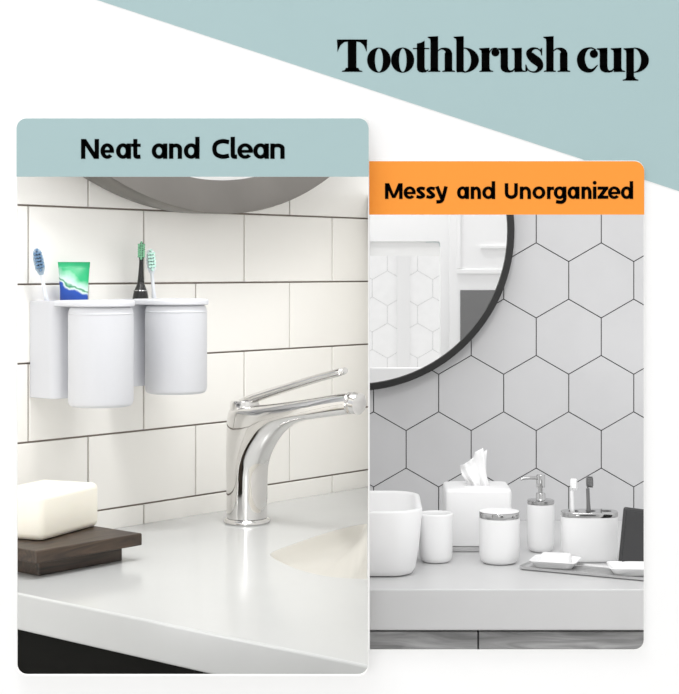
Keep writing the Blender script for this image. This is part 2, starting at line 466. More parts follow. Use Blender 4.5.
g = G(); g.curve([(541.6, 54.6, .8), (540.3, 50.6, 1.2), (536.2, 48.3, 1.6), (531.4, 49.4, 3.6), (529.3, 53.2, 6.4), (533, 58.2, 8.6), (538.2, 62.2, 8.4), (540.2, 66.6, 6), (538, 70.4, 3.4), (533.6, 72, 1.5), (528.6, 70.3, 1.2), (526, 65.4, .8)], n=6)
g.poly([(540.4, 48.6), (542.2, 47.8), (542.2, 55.4), (541.2, 55.4)]); g.poly([(525.4, 64.6), (526.4, 64.6), (527.6, 71), (525.4, 72)]); g.done(head)
h_(546.3, 553.6, 560, 567.5, 543.4)
g = G(); g.disc(593.9, 53.9, 4.1)
g.curve([(596, 50.2, 1.5), (592.4, 48.2, 1.4), (588.2, 48.4, 2), (583.8, 51.4, 5.4), (581.2, 56.8, 7.6), (581.2, 62.2, 8), (583.4, 67.2, 7.2), (587.6, 70.2, 4.8), (592.6, 70, 2.8), (597.6, 65, .8)], n=6); g.done(head)
u_(599.8, 607.4, 613.7, 621.4)
g = G(); stem(g, 626.3, 633.9, 48.3, 80); flag(g, 623.6, 626.3, 633.9, 48.2); foot(g, 622.8, 638.4, 80.6)
g.ring(633.9, 60.1, 15, 12.6, 7.2, 11.6, a0=-90, a1=90); g.done(head)

# thin partition between the two little rooms
bm = BM(); box(bm, -0.0007, 0.0007, D + 0.0005, 2.5245, 0, 1.37)
tag(obj('wall_middle', bm, M['board']), kind='structure')

# ------------------------------------------------------------------ floor, opposite wall
bm = BM(); box(bm, -3, 3, -3.6, 3.6, -0.05, 0)
tag(obj('floor', bm, M['floor']), kind='structure')

def hexwall(name, y, x0, x1, z0, z1, w, ax, az, mats, facing=-1, gap=0.0009, depth=0.003, thick=0.05):
    """pointy-top hexagon tiles of width w on a grout sheet; (ax, az) = centre of one tile"""
    R_ = w/math.sqrt(3); bm = BM()
    yb = y - facing*thick
    box(bm, x0, x1, min(y, yb) if facing < 0 else yb, max(y, yb) if facing < 0 else y, z0, z1)
    for f in bm.faces: f.material_index = 1
    r0 = int((z0-az)/(1.5*R_))-2; r1 = int((z1-az)/(1.5*R_))+2
    for r in range(r0, r1):
        zc = az + r*1.5*R_
        c0 = int((x0-ax)/w)-2; c1 = int((x1-ax)/w)+2
        for c in range(c0, c1):
            xc = ax + (c + (0.5 if r % 2 else 0))*w
            if xc < x0-w/2 or xc > x1+w/2 or zc < z0-R_ or zc > z1+R_: continue
            def lp(rr, yy): return [(min(max(xc + rr*math.sin(k*PI/3), x0), x1), yy, min(max(zc + rr*math.cos(k*PI/3), z0), z1)) for k in range(6)]
            ra = R_ - gap/math.cos(PI/6); loops = [lp(ra, y), lp(ra, y+facing*(depth-.0006)), lp(ra-.0006, y+facing*depth)]
            vs = [[bm.verts.new(p) for p in L] for L in loops]
            for a, b in zip(vs, vs[1:]):
                for i in range(6): bm.faces.new((a[i], a[(i+1) % 6], b[(i+1) % 6], b[i]))
            bm.faces.new(vs[-1])
    return tag(obj(name, bm, mats), kind='structure')

YB = 3.263
Wt = 65.0/F*YB
hexwall('wall_right', YB, -1.3, 1.3, 0.0, 2.0, Wt, (536.1-CX)/F*YB, ZE-(280.4-CY)/F*YB, [M['hex'], M['hexgrout']])
hexwall('wall_back', -3.45, -2.5, 2.5, 0.0, 2.4, .19, 0.02, 1.3, [M['hexback'], M['groutback']], facing=1, gap=0.0014)
bm = BM(); box(bm, .175, .255, -3.446, -3.42, 0, 2.35, .003)
tag(obj('trim_1', bm, M['board']), kind='structure')
# white door on the back of the board, seen in the round black-framed mirror
bm = BM(); box(bm, .262, .72, D+.0042, D+.018, .15, 1.50, .002); dr = obj('door_1', bm, M['board']); tag(dr, kind='structure')
bm = BM(); box(bm, .296, .66, D+.0182, D+.021, .62, ZE-.065, .001); obj('door_opening', bm, M['opening_grey'], dr)  # dark opening put into the colour of a flat sheet
bm = BM()
for x0, x1, z0, z1 in ((.285, .70, ZE-.012, ZE+.002), (.285, .297, ZE+.004, 1.48), (.36, .70, ZE+.07, ZE+.08)): box(bm, x0, x1, D+.0182, D+.026, z0, z1, .001)
obj('door_moulding', bm, M['board'], dr)

# ------------------------------------------------------------------ LEFT ROOM
W = Vector((1311.0, 1584.0, 0)).normalized(); Nn = Vector((W.y, -W.x, 0))
AW = math.atan2(W.y, W.x)
CL = 0.345; ZC = ZE - CL
O = Vector((-(CX-17)/F*(F*CL/(544.0-CY)), F*CL/(544.0-CY), 0))
def LP(s, n, z=0): return O + W*s + Nn*n + Vector((0, 0, z))
def onz(px, py, drop):       # picture point on the horizontal plane `drop` below the eye -> (s, n)
    y = F*drop/(py-CY); v = Vector(((px-CX)/F*y, y, 0)) - O
    return v.dot(W), v.dot(Nn)
def onwall(px, n=0.0):       # s on the vertical plane n in front of the wall
    k = (px-CX)/F; b = O + Nn*n
    return (k*b.y - b.x)/(W.x - k*W.y)
SEND = (-0.0012 - O.x)/W.x   # the wall meets the partition

def tilewall():
    bm = BM(); s0, s1 = -0.62, SEND
    def q(s, n, z): return LP(s, n, z)
    r = bmesh.ops.create_cube(bm, size=1)
    # grout sheet with thickness behind; back edge cut along the partition
    for v in bm.verts: pass
    bm.clear()
    loft(bm, [[q(s0, 0, z), q(s1, 0, z), q(s1-0.024, -0.02, z), q(s0, -0.02, z)] for z in (0.0, 1.7)])
    for f in bm.faces: f.material_index = 1
    TH, TW, g = 0.1, 0.1955, 0.0012
    zl0 = ZE - 0.0182; sj = onwall(142.6)
    for r in range(-13, 9):
        za, zb = zl0 + r*TH, zl0 + (r+1)*TH
        if zb > 1.7 or za < 0: continue
        offs = 0 if r % 2 == 0 else TW/2
        for c in range(-6, 6):
            a, b = sj + offs + c*TW, sj + offs + (c+1)*TW
            a2, b2 = max(a+g, s0), min(b-g, s1-0.002)
            if b2-a2 < 0.004: continue
            L1 = [(a2, za+g), (b2, za+g), (b2, zb-g), (a2, zb-g)]
            e = 0.0007; L2 = [(a2+e, za+g+e), (b2-e, za+g+e), (b2-e, zb-g-e), (a2+e, zb-g-e)]
            vs = [[bm.verts.new(q(s, n, z)) for s, z in L] for L, n in ((L1, 0), (L1, 0.0022), (L2, 0.003))]
            for A, B in zip(vs, vs[1:]):
                for i in range(4): bm.faces.new((A[i], A[(i+1) % 4], B[(i+1) % 4], B[i]))
            bm.faces.new(vs[-1])
    tag(obj('wall_left', bm, [M['tile'], M['grout']]), kind='structure')
tilewall()
WF = 0.0032      # tile face in front of the grout plane

# --- counter with basin
sE = onz(17, 593, CL)[0]
n_hit = (-0.0008 - O.x - W.x*sE)/Nn.x              # counter end meets the partition
n_max = (O.y + W.y*sE - (D + 0.006))/(-Nn.y)
outline = [LP(sE, WF+.0006), LP(sE, min(n_hit, n_max))]
if n_hit > n_max: outline.append(Vector((-0.0008, D+0.006, 0)))
outline.append(LP((-0.0008-O.x-Nn.x*(WF+.0006))/W.x, WF+.0006))
outline = [(v.x, v.y) for v in outline]
TC = 0.0395
# basin outline from points on the counter plane, closed along the partition
bp = [(367.3, 579), (345, 578.2), (325, 576), (305, 571.5), (288, 565.5), (274, 558.5), (270, 554.5), (276, 550.5), (292, 544.5), (312, 537.5), (332, 531.2), (352, 526.2), (367.3, 523.5)]
bpl = []
for px, py in smoothpath(bp, 4):
    y = F*CL/(py-CY); bpl.append((min((px-CX)/F*y, -0.0022), y))
bm = BM()
lay = []
for z in (ZC, ZC - TC):
    ov = [bm.verts.new((x, y, z)) for x, y in outline]; hv = [bm.verts.new((x, y, z)) for x, y in bpl]; es = []
    for L in (ov, hv):
        for i in range(len(L)): es.append(bm.edges.new((L[i], L[(i+1) % len(L)])))
    bmesh.ops.triangle_fill(bm, use_beauty=True, edges=es); lay.append((ov, hv))
for k in (0, 1):
    for i in range(len(lay[0][k])):
        j = (i+1) % len(lay[0][k]); bm.faces.new((lay[0][k][i], lay[0][k][j], lay[1][k][j], lay[1][k][i]))
end = [Vector((p[0], p[1])) for p in outline[:2]]
wl = bm.edges.layers.float.new('bevel_weight_edge')
for e in bm.edges:
    if all(min((Vector((v.co.x, v.co.y)) - q).length for q in end) < 1e-6 for v in e.verts) and abs(e.verts[0].co.z - e.verts[1].co.z) < 1e-6: e[wl] = 1.0
ct = obj('countertop', bm, M['quartz'])
tag(ct, 'thick white quartz countertop under the chrome faucet and soap', 'countertop')
bv = ct.modifiers.new('bevel', 'BEVEL'); bv.width = 0.0025; bv.segments = 3; bv.limit_method = 'WEIGHT'
# bowl below the opening
mx = sum(p[0] for p in bpl)/len(bpl); my = sum(p[1] for p in bpl)/len(bpl)
def sc(k, z): return [(mx+(x-mx)*k, my+(y-my)*k, z) for x, y in bpl]
bm = BM()
loft(bm, [sc(1.0, ZC-.0002), sc(.985, ZC-.0012), sc(.95, ZC-.0045), sc(.9, ZC-.010), sc(.8, ZC-.018), sc(.65, ZC-.025), sc(.35, ZC-.030), sc(.08, ZC-.031)], False, True)
o = tag(obj('basin', bm, M['ceramic_cream'], ct, True, sharp=2), 'shallow cream basin moulded into the white countertop')

# --- black cabinet below
cab = thing('vanity_cabinet', 'black vanity cabinet under the white countertop end', 'cabinet', (0, 0, 0))
s2 = sE + 0.006; nh = (-0.004-O.x-W.x*s2)/Nn.x; nm = (O.y+W.y*s2-(D+0.012))/(-Nn.y)
cp = [LP(s2, WF+.001), LP(s2, min(nh, nm))]
if nh > nm: cp.append(Vector((-0.004, D+0.012, 0)))
cp.append(LP((-0.004-O.x-Nn.x*(WF+.001))/W.x, WF+.001)); cp = [(v.x, v.y) for v in cp]
bm = BM(); prism(bm, cp, 0.0, 0.07); obj('plinth', bm, M['black_cab'], cab)
bm = BM(); loft(bm, [[(x, y, z) for x, y in cp] for z in (0.0705, 0.76)]); obj('body', bm, M['black_cab'], cab)
bm = BM(); loft(bm, [[(x, y, z) for x, y in cp] for z in (0.7602, ZC-TC-.0002)], False, False); obj('top_rail', bm, M['black_cab'], cab)

# --- mirror with bronze frame
def mirror_left():
    Rm, wd, dp = 0.4822, 0.0462, 0.062
    sc_ = 0.2914; zc = ZE + 0.5594
    t = thing('round_mirror', 'large round mirror in a wide brushed bronze frame above the faucet', 'mirror', LP(sc_, WF, zc), AW)
    seg = 160
    def ringloop(r, n): return [(r*math.cos(2*PI*k/seg), -n, r*math.sin(2*PI*k/seg)) for k in range(seg)]
    bm = BM()
    loft(bm, [ringloop(Rm-.006, 0), ringloop(Rm-.0015, 0.012), ringloop(Rm, dp-.002), ringloop(Rm-.0015, dp), ringloop(Rm-wd+.002, dp-.004), ringloop(Rm-wd, dp-.006), ringloop(Rm-wd, 0)], False, False)
    obj('frame', bm, M['bronze'], t, True)
    bm = BM(); loft(bm, [ringloop(Rm-wd-.0003, 0.02), ringloop(Rm-wd-.0003, dp-.009), ringloop(Rm-wd-.012, dp-.0075)])
    obj('glass', bm, M['mirror'], t)
mirror_left()

# --- wall holders with hanging cups
ZTOP = ZE - 0.0388
HW = 0.079; NCUP = 0.090; RCUP = 0.0405; HH = 0.121
HHS = [0.1225, 0.1140]
SPX = [onwall(28.0), onwall(28.0) + 0.1285]
def holder(s0, label, HH):
    t = thing('toothbrush_holder', label, 'holder', LP(s0, WF + 0.0004, ZTOP - HH), AW, 'white toothbrush holders on the tiled wall')
    # local frame: x along the wall, y into the wall, z up
    cxl = HW/2; n0, rr = 0.0484, 0.013
    bm = BM()
    def plan(ins):       # open box with rounded front corners
        r = rr - ins; pts = [(ins, -ins)]
        pts += [(ins + r - r*math.cos(q), -(n0 - ins - r) - r*math.sin(q)) for q in [PI/2*k/8 for k in range(9)]]
        pts += [(HW - ins - r + r*math.sin(q), -(n0 - ins - r) - r*math.cos(q)) for q in [PI/2*k/8 for k in range(9)]]
        return pts + [(HW - ins, -ins)]
    po, pi_ = plan(0), plan(0.0022)
    loft(bm, [[(x, y, z) for x, y in po] for z in (0.0, HH)], True, False)
    loft(bm, [[(x, y, HH) for x, y in po], [(x, y, HH) for x, y in pi_], [(x, y, 0.003) for x, y in pi_]], False, True)
    bmesh.ops.remove_doubles(bm, verts=bm.verts[:], dist=1e-6)
    body = obj('body', bm, M['plastic'], t, True, sharp=0.6)
    b_ = body.modifiers.new('bevel', 'BEVEL'); b_.width = 0.0007; b_.segments = 2; b_.limit_method = 'ANGLE'; b_.angle_limit = 0.8
    # shelf reaching over the cup
    r2 = RCUP + 0.0018
    def sh(ins):
        p = [(ins, -0.047)]
        p += [(cxl + (r2-ins)*math.cos(a), -NCUP + (r2-ins)*math.sin(a)) for a in [PI + PI*k/28 for k in range(29)]]
        p += [(HW-ins, -0.047)]
        return p
    bm = BM()
    loft(bm, [[(x, y, z) for x, y in sh(i)] for i, z in ((0.0012, HH-.0066), (0, HH-.0056), (0, HH-.0012), (0.0009, HH+.0002), (0.002, HH+.0006))])
    obj('shelf', bm, M['plastic'], t, True)
    bm = BM()
    def inn(i, z): return [(x, y - 0.0005, z) for x, y in sh(i)]
    loft(bm, [inn(0.0045, HH+.00062), inn(0.005, HH+.0011)])
    tag(obj('shelf_pad', bm, M['greyplastic'], t), 'grey anti-slip pad')
    return t
holder(SPX[0], 'left white wall toothbrush holder with the green tube standing in it', HHS[0])
holder(SPX[1], 'right white wall toothbrush holder with the black electric toothbrush head standing in it', HHS[1])
def cup(s0, label, HH):
    p = LP(s0 + HW/2, WF + 0.0004 + NCUP, ZTOP - HH - 0.0085)
    t = thing('toothbrush_cup', label, 'cup', p, AW, 'white cups hanging under the holders')
    H = HH + 0.0085 - 0.0068
    bm = BM(); r = RCUP
    lathe(bm, [(r-.0025, H-.012), (r-.0045, 0.004), (r-.0062, 0.0004), (r-.0056, 0), (r-.003, 0.0010), (r-.001, 0.0032), (r, 0.0075), (r, H-.014), (r-.0006, H-.006), (r-.002, H-.0018), (r-.0045, H-.0002), (0.004, H)], 64, cap0=True, cap1=True)
    # open mouth downwards: hollow inside
    obj('body', bm, M['plastic'], t, True, sharp=0.5)
    bm = BM(); lathe(bm, [(r-.0006, H-.0098), (r+.0002, H-.0094), (r+.0002, H-.0084), (r-.0006, H-.0078)], 64, cap0=False, cap1=False)
    obj('rim_band', bm, M['plastic'], t, True)
cup(SPX[0], 'left white cylinder cup hanging upside down below the holder shelf', HHS[0])
cup(SPX[1], 'right white cylinder cup hanging upside down below the holder shelf', HHS[1])

# --- things standing in the holders
ZIN, ZIN2 = ZTOP - HHS[0] + 0.0034, ZTOP - HHS[1] + 0.0034
def inbox(px, py, n):          # (s, z) of a picture point on the plane n in front of the wall
    s = onwall(px, n); y = LP(s, n).y
    return LP(s, n, ZE-(py-CY)/F*y)
def toothbrush(label, base, top, hm, bm_m, bristle_side, long=0.034, hd=None, group=None, neckw=0.0024, hk=1.0):
    b, tp = Vector(base), Vector(top); ax = (tp-b); Ln = ax.length
    t = thing('toothbrush', label, 'toothbrush', b, 0, group)
    rel = lambda k: ax*k
    bm = BM()
    ks = [(0, .0042), (.05, .0052), (.25, .0058), (.45, .005), (.58, .0038), (.68, neckw), (1-long/Ln, neckw)]
    sweep(bm, [rel(k) for k, _ in ks], [r for _, r in ks], 14)
    obj('handle', bm, hm, t, True)
    a0 = 1-long/Ln
    side = Vector(bristle_side).normalized()
    bm = BM(); P = []
    hks = [(a0-.005, .0022), (a0+.02, .0042), (a0+.25*(1-a0), .0062), (a0+.6*(1-a0), .0066), (a0+.9*(1-a0), .005), (1, .002)]
    sweep(bm, [rel(k) for k, _ in hks], [r*hk for _, r in hks], 14, flat=0.36/hk, up=side)
    obj('head', bm, hd or hm, t, True)
    bm = BM(); cam = ax.normalized(); perp = cam.cross(side).normalized()
    for i in range(7):
        for j in (-1, 0, 1):
            if abs(j) == 1 and i in (0, 6): continue
            c = rel(a0 + (0.16 + 0.76*i/6)*(1-a0)) + perp*(j*.0034*hk)
            sweep(bm, [c + side*.0015, c + side*.0095], [.0016, .0018], 7)
    obj('bristles', bm, bm_m, t)
    return t
towcam = Vector((0.3, -1, 0))
b1 = inbox(47.5, 305, 0.022); tp1 = inbox(36.2, 248.5, 0.020); b1 = b1 + (b1-tp1)*2.0
k = (b1.z-ZIN-.006)/(b1.z-tp1.z); b1 = b1 + (tp1-b1)*k
toothbrush('white manual toothbrush with blue bristles beside the green tube', b1, tp1, M['brush_white'], M['brush_blue'], (0.25, -1, 0.1), hd=M['brush_paleblue'])
tp1 = inbox(150.0, 249, 0.026); b1 = inbox(160.5, 330, 0.030); b1.z = ZIN2 + .006
toothbrush('white manual toothbrush with mint bristles behind the black one', b1, tp1, M['brush_white'], M['brush_mint'], (0.3, -1, 0.1), hd=M['brush_white'])
# pale blue grommet foot at the first brush is part of the brush handle grip: a bulge
# electric brush
eb = inbox(140.5, 299, 0.032); et = inbox(141.6, 241.5, 0.030)
t = thing('electric_toothbrush', 'black electric toothbrush with green bristles in the right holder', 'toothbrush', (eb.x, eb.y, ZIN2), 0)
ax = (et - eb); dz = eb.z - ZIN2
def E(k): return Vector((ax.x*k, ax.y*k, dz + ax.z*k))
bm = BM(); sweep(bm, [Vector((-.003, 0, 0.0005)), Vector((-.003, 0, .004)), Vector((-.002, 0, dz*.6)), E(-.02)], [.009, .0112, .0112, .0109], 20); obj('handle', bm, M['brush_black'], t, True)
bm = BM(); sweep(bm, [E(-.015), E(.03), E(.12), E(.2), E(.27)], [.0108, .0104, .0092, .0068, .0046], 18)
sweep(bm, [E(.26), E(.4), E(.55), E(.66), E(.8), E(.98)], [.0048, .0038, .0030, .0027, .0042, .002], 16); obj('brush_head', bm, M['brush_black'], t, True)
bm = BM(); sweep(bm, [E(.135), E(.15)], [.0096, .0091], 18, caps=False); tag(obj('ring', bm, M['chrome2'], t, True), 'chrome ring')
bm = BM()
for i in range(8):
    for j in (-1, 0, 1):
        c = E(.70 + .28*i/7) + Vector((.0033*j, 0, 0))
        if j and i in (0, 7): continue
        sweep(bm, [c + Vector((0, -.001, 0)), c + Vector((0.001, -.0075, 0))], [.0016, .0018], 7)
obj('bristles', bm, M['brush_green'], t)
# toothpaste tube
c0 = inbox(74, 262, 0.031); hgt = c0.z - ZIN
t = thing('toothpaste_tube', 'green and blue printed tube standing in the left holder', 'tube', (c0.x, c0.y, ZIN), 0.12)
bm = BM(); loops = []
for z, a, b in ((0.022, .0125, .0125), (.03, .0165, .015), (.09, .0175, .0125), (hgt-.035, .0178, .0075), (hgt-.008, .0196, .0022), (hgt-.007, .0199, .0009), (hgt, .0204, .0008)):
    loops.append([(a*math.cos(2*PI*k/40), b*math.sin(2*PI*k/40), z) for k in range(40)])
loft(bm, loops); obj('body', bm, M['tube'], t, True, sharp=1.0)
bm = BM(); lathe(bm, [(.012, 0), (.0128, .001), (.0125, .0215)], 32); tag(obj('cap', bm, M['brush_white'], t, True), 'white cap')

# --- soap dish and soap
nb, sb = onz(38.9, 576.2, CL)[1], onz(38.9, 576.2, CL)[0]
t = thing('soap_dish', 'dark wooden soap dish on the white countertop end', 'soap dish', LP(sb-.018, nb+.018, ZC), AW)
bm = BM(); box(bm, .018, .018+.124, .018, .15, 0, .018, .0012); obj('foot', bm, M['darkwood'], t)
bm = BM(); box(bm, 0, .1575, 0, .166, .0182, .0326, .0016); obj('tray', bm, M['darkwood'], t)
v = Vector((.0447, .1087)); ang = math.atan2(v.y, v.x)
yc = F*.3124/(542.0-CY); cor = Vector(((42.5-CX)/F*yc, yc, ZE-.3124+.0003))
bm = BM(); box(bm, 0, .1225, 0, .082, 0, .0535, .0075, 5)
bmesh.ops.subdivide_edges(bm, edges=[], cuts=0)
tag(obj('soap_bar', bm, M['soap'], None, True, cor, ang, sharp=1.2), 'cream block of soap lying on the dark wooden dish', 'soap')

# --- faucet (local: x = along the wall, y = into the wall, z up)
yb = F*CL/(522.5-CY); fb = Vector(((247-CX)/F*yb, yb, ZC))
fa = thing('faucet', 'polished chrome single lever faucet on the white countertop', 'faucet', fb, AW)
bm = BM(); lathe(bm, [(.0305, 0.0002), (.0318, .0008), (.032, .003), (.0305, .0055), (.028, .0068), (.02, .0072)], 64); obj('base_ring', bm, M['chrome'], fa, True, sharp=1.0)
sec = [  # (n_a, z_a), (n_b, z_b), half width
    (-.0278, .0072, .0278, .0072, .0278), (-.0275, .05, .0275, .05, .0275), (-.0275, .075, .0285, .076, .0274), (-.0275, .102, .0340, .0920, .027),
    (-.0274, .126, .0450, .1085, .0262), (-.0268, .1475, .060, .1245, .0252), (-.018, .1575, .076, .1350, .0238), (.012, .1605, .094, .1420, .022),
    (.05, .1655, .110, .1463, .0205), (.09, .1715, .128, .1495, .0188), (.132, .1785, .150, .1532, .0172), (.166, .1845, .172, .1568, .0162), (.187, .1875, .188, .1592, .0156)]
sec = smoothpath(sec, 6); loops = []
for i, (na, za, nb_, zb, hw) in enumerate(sec):
    cn, cz = (na+nb_)/2, (za+zb)/2; hn, hz = (nb_-na)/2, (zb-za)/2
    e = 2.0 + 1.4*min(1, i/len(sec)*1.3); L = []
    for k in range(48):
        a = 2*PI*k/48; c, s = math.cos(a), math.sin(a)
        c = math.copysign(abs(c)**(2/e), c); s = math.copysign(abs(s)**(2/e), s)
        L.append((hw*s, -(cn + hn*c), cz + hz*c))
    loops.append(L)
bm = BM(); loft(bm, loops); body = obj('body', bm, M['chrome'], fa, True, sharp=0.9)
bm = BM()   # aerator: short drum at the spout end, tilted down
c = Vector((0, -.187, .1740)); dirv = Vector((0, -1, -.10)).normalized()
sweep(bm, [c, c + dirv*.005, c + dirv*.0055, c + dirv*.0135, c + dirv*.0145], [.0120, .0136, .0142, .0140, .0125], 32); obj('aerator', bm, M['chrome'], fa, True)
bm = BM(); lathe(bm, [(.0200, .1545), (.0200, .1640), (.0188, .1665), (.004, .1675)], 48, cy=.0045); obj('lever_cap', bm, M['chrome'], fa, True)
bm = BM()
hp = smoothpath([(0, .010, .163, .0098), (0, -.004, .1675, .0112), (0, -.03, .1755, .0112), (0, -.08, .1895, .0102), (0, -.13, .2030, .0094), (0, -.168, .2125, .0088), (0, -.176, .2155, .006)], 6)
sweep(bm, [p[:3] for p in hp], [p[3] for p in hp], 24, flat=0.58); obj('lever', bm, M['chrome'], fa, True)
bm = BM(); sweep(bm, [(0, .0325, .012), (0, .0325, .042), (0, .0325, .05)], [.0045, .0045, .0035], 16)
sweep(bm, [(0, .0325, .03), (0, .024, .03)], [.003, .003], 12); obj('lift_rod', bm, M['chrome'], fa, True)

# ------------------------------------------------------------------ RIGHT ROOM
CRt = 0.515; ZR = ZE - CRt
YF = F*CRt/(589.2-CY)
TR = (630.6-589.2)/F*YF
bm = BM(); box(bm, -.42, 1.05, YF, YB-.0036, ZR-TR, ZR, .003, 3)
tag(obj('countertop', bm, M['quartz2']), 'thick pale grey countertop beneath the hexagon tiled wall', 'countertop')
cab = thing('vanity_cabinet', 'grey wood grain vanity cabinet under the pale grey countertop', 'cabinet', (0, 0, 0))
bm = BM(); box(bm, -.41, 1.04, YF+.03, YB-.005, .08, ZR-TR-.0004); obj('body', bm, M['blackmetal'], cab)
bm = BM(); box(bm, -.40, 1.03, YF+.06, YB-.01, 0, .0798); obj('plinth', bm, M['greywood'], cab)
xj = (478.2-CX)/F*(YF+.012)
for k, (a, b) in enumerate(((-.41, xj-.0012), (xj+.0012, 1.04))):
    for z0, z1 in ((.085, .36), (.363, ZR-TR-.0045)):
        bm = BM(); box(bm, a, b, YF+.012, YF+.0295, z0, z1, .001); obj('drawer_front', bm, M['greywood'], cab)

# mirror
def mirror_right():
    fr = 0.022; dp = 0.026
    yf = YB - .003 - dp
    xc, zc, R_ = (354.0-CX)/F*yf, ZE-(230.5-CY)/F*yf, 160.6/F*yf
    t = thing('round_mirror', 'round mirror in a thin black frame on the hexagon tiled wall', 'mirror', (xc, YB-.0034, zc), 0)
    seg = 128
    def rl(r, n): return [(r*math.cos(2*PI*k/seg), -n, r*math.sin(2*PI*k/seg)) for k in range(seg)]
    w = 6.6/F*yf
    bm = BM(); loft(bm, [rl(R_, 0), rl(R_, dp-.002), rl(R_-.002, dp), rl(R_-w+.001, dp), rl(R_-w, dp-.001), rl(R_-w, 0)], False, False); obj('frame', bm, M['blackmetal'], t, True)
    bm = BM(); loft(bm, [rl(R_-w-.0002, .002), rl(R_-w-.0002, .014)]); obj('glass', bm, M['mirror'], t)
mirror_right()

# vessel sink
def vessel():
    x0, x1, y0, y1, H = -.26, .0905, 2.634, 2.892, .1125
    t = thing('vessel_sink', 'white rounded square vessel sink on the pale grey countertop', 'sink', ((x0+x1)/2, (y0+y1)/2, ZR+.0003), 0)
    a, b = (x1-x0)/2, (y1-y0)/2
    def L(i, z, r): return [(x, y, z) for x, y in rrect(-a+i, a-i, -b+i, b-i, max(r-i, .01), 10)]
    bm = BM()
    loft(bm, [L(.026, 0, .055), L(.017, .003, .055), L(.0115, .012, .055), L(.0055, .05, .05), L(0, H-.003, .055), L(.0012, H-.0006, .055), L(.003, H, .055), L(.0085, H, .055), L(.0105, H-.001, .055),
              L(.0115, H-.004, .055), L(.018, .06, .055), L(.03, .03, .055), L(.06, .02, .06), L(.1, .018, .06)])
    obj('basin', bm, M['bwhite'], t, True, sharp=0.9)
    bm = BM(); lathe(bm, [(.018, .0182), (.018, .0205), (.012, .021)], 24); obj('drain', bm, M['chrome2'], t, True)
vessel()

# tissue box cover
tx, ty0 = (477.3-CX)/F*2.93, 2.885
t = thing('tissue_box', 'white cube tissue box cover with a tissue sticking out', 'tissue box', (tx, ty0+.061, ZR+.0003), 0)
bm = BM(); box(bm, -.056, .056, -.056, .056, 0, .0105, .003); tag(obj('base', bm, M['steel'], t), 'grey steel base')
def TL(i, z): return [(x, y, z) for x, y in rrect(-.0605+i, .0605-i, -.0605+i, .0605-i, .012, 6)]
def hole_(rx, ry, z):
    out = []
    for x, y in rrect(-.0605, .0605, -.0605, .0605, .012, 6):
        a = math.atan2(y, x); out.append((rx*math.cos(a), ry*math.sin(a), z))
    return out
bm = BM(); loft(bm, [TL(.004, .011), TL(.001, .0115), TL(0, .014), TL(0, .1085), TL(.0009, .112), TL(.003, .1140), TL(.007, .1150), hole_(.031, .014, .1150), hole_(.03, .013, .111), hole_(.03, .013, .094)], True, True)
obj('cover', bm, M['bwhite'], t, True, sharp=0.8)
# tissue: crumpled sheet
bm = BM(); nx_, nz_ = 24, 22; grid = []
for j in range(nz_+1):
    v = j/nz_; row = []
    for i in range(nx_+1):
        u = i/nx_
        wv = max(0, (v-.25)/.75)
        xl = -.017 - .0155*wv; xr = .021 - .003*wv
        ztop = .150 + .030*u**1.0 + (.010 if .52 < u < .85 else 0)*1.0
        x = xl + (xr-xl)*u - .002*math.sin(wv*4)
        z = .100 + .017*min(1, v/.25) + (ztop-.117)*wv
        yv = .0075*math.sin(u*11 + v*2.5) + .0035*math.sin(u*27+v*8) + .004*math.sin(v*9 + u*4)*wv
        yv = max(-.010, min(.010, yv))
        row.append(bm.verts.new((x, yv, z)))
    grid.append(row)
for j in range(nz_):
    for i in range(nx_): bm.faces.new((grid[j][i], grid[j][i+1], grid[j+1][i+1], grid[j+1][i]))
o = obj('tissue', bm, M['tissue'], None, True, (tx, ty0+.061, ZR+.0003), 0, sharp=2)
sm = o.modifiers.new('thick', 'SOLIDIFY'); sm.thickness = 0.0008
tag(o, 'crumpled white tissue pulled up from the cube box', 'tissue')

# tumbler
t = thing('tumbler', 'small white ceramic tumbler beside the vessel sink', 'tumbler', ((436.0-CX)/F*2.797, 2.797, ZR+.0003))
bm = BM(); lathe(bm, [(.018, 0), (.0235, .0012), (.0270, .005), (.0286, .012), (.0296, .03), (.0300, .0830), (.0298, .0852), (.0289, .086), (.0270, .086), (.0262, .0852), (.0258, .082), (.0255, .03), (.0235, .011), (.018, .0065), (.004, .006)], 56)
obj('body', bm, M['bwhite'], t, True, sharp=0.9)

# jar
t = thing('jar', 'white lidded jar with a chrome band in front of the tissue box', 'jar', ((499.3-CX)/F*2.786, 2.786, ZR+.0003))
bm = BM(); lathe(bm, [(.022, 0), (.0285, .0014), (.0328, .006), (.0348, .014), (.0356, .03), (.0360, .0795), (.030, .0797), (.004, .0797)], 56); obj('body', bm, M['bwhite'], t, True, sharp=0.9)
bm = BM(); lathe(bm, [(.030, .0798), (.0352, .0799), (.0356, .0803), (.0356, .0893), (.0350, .0899), (.030, .0901), (.004, .0901)], 56); obj('band', bm, M['chrome2'], t, True, sharp=0.9)
bm = BM(); lathe(bm, [(.0335, .0902), (.0346, .0904), (.0344, .0912), (.030, .0918), (.004, .0920)], 56); obj('lid', bm, M['bwhite'], t, True, sharp=0.9)

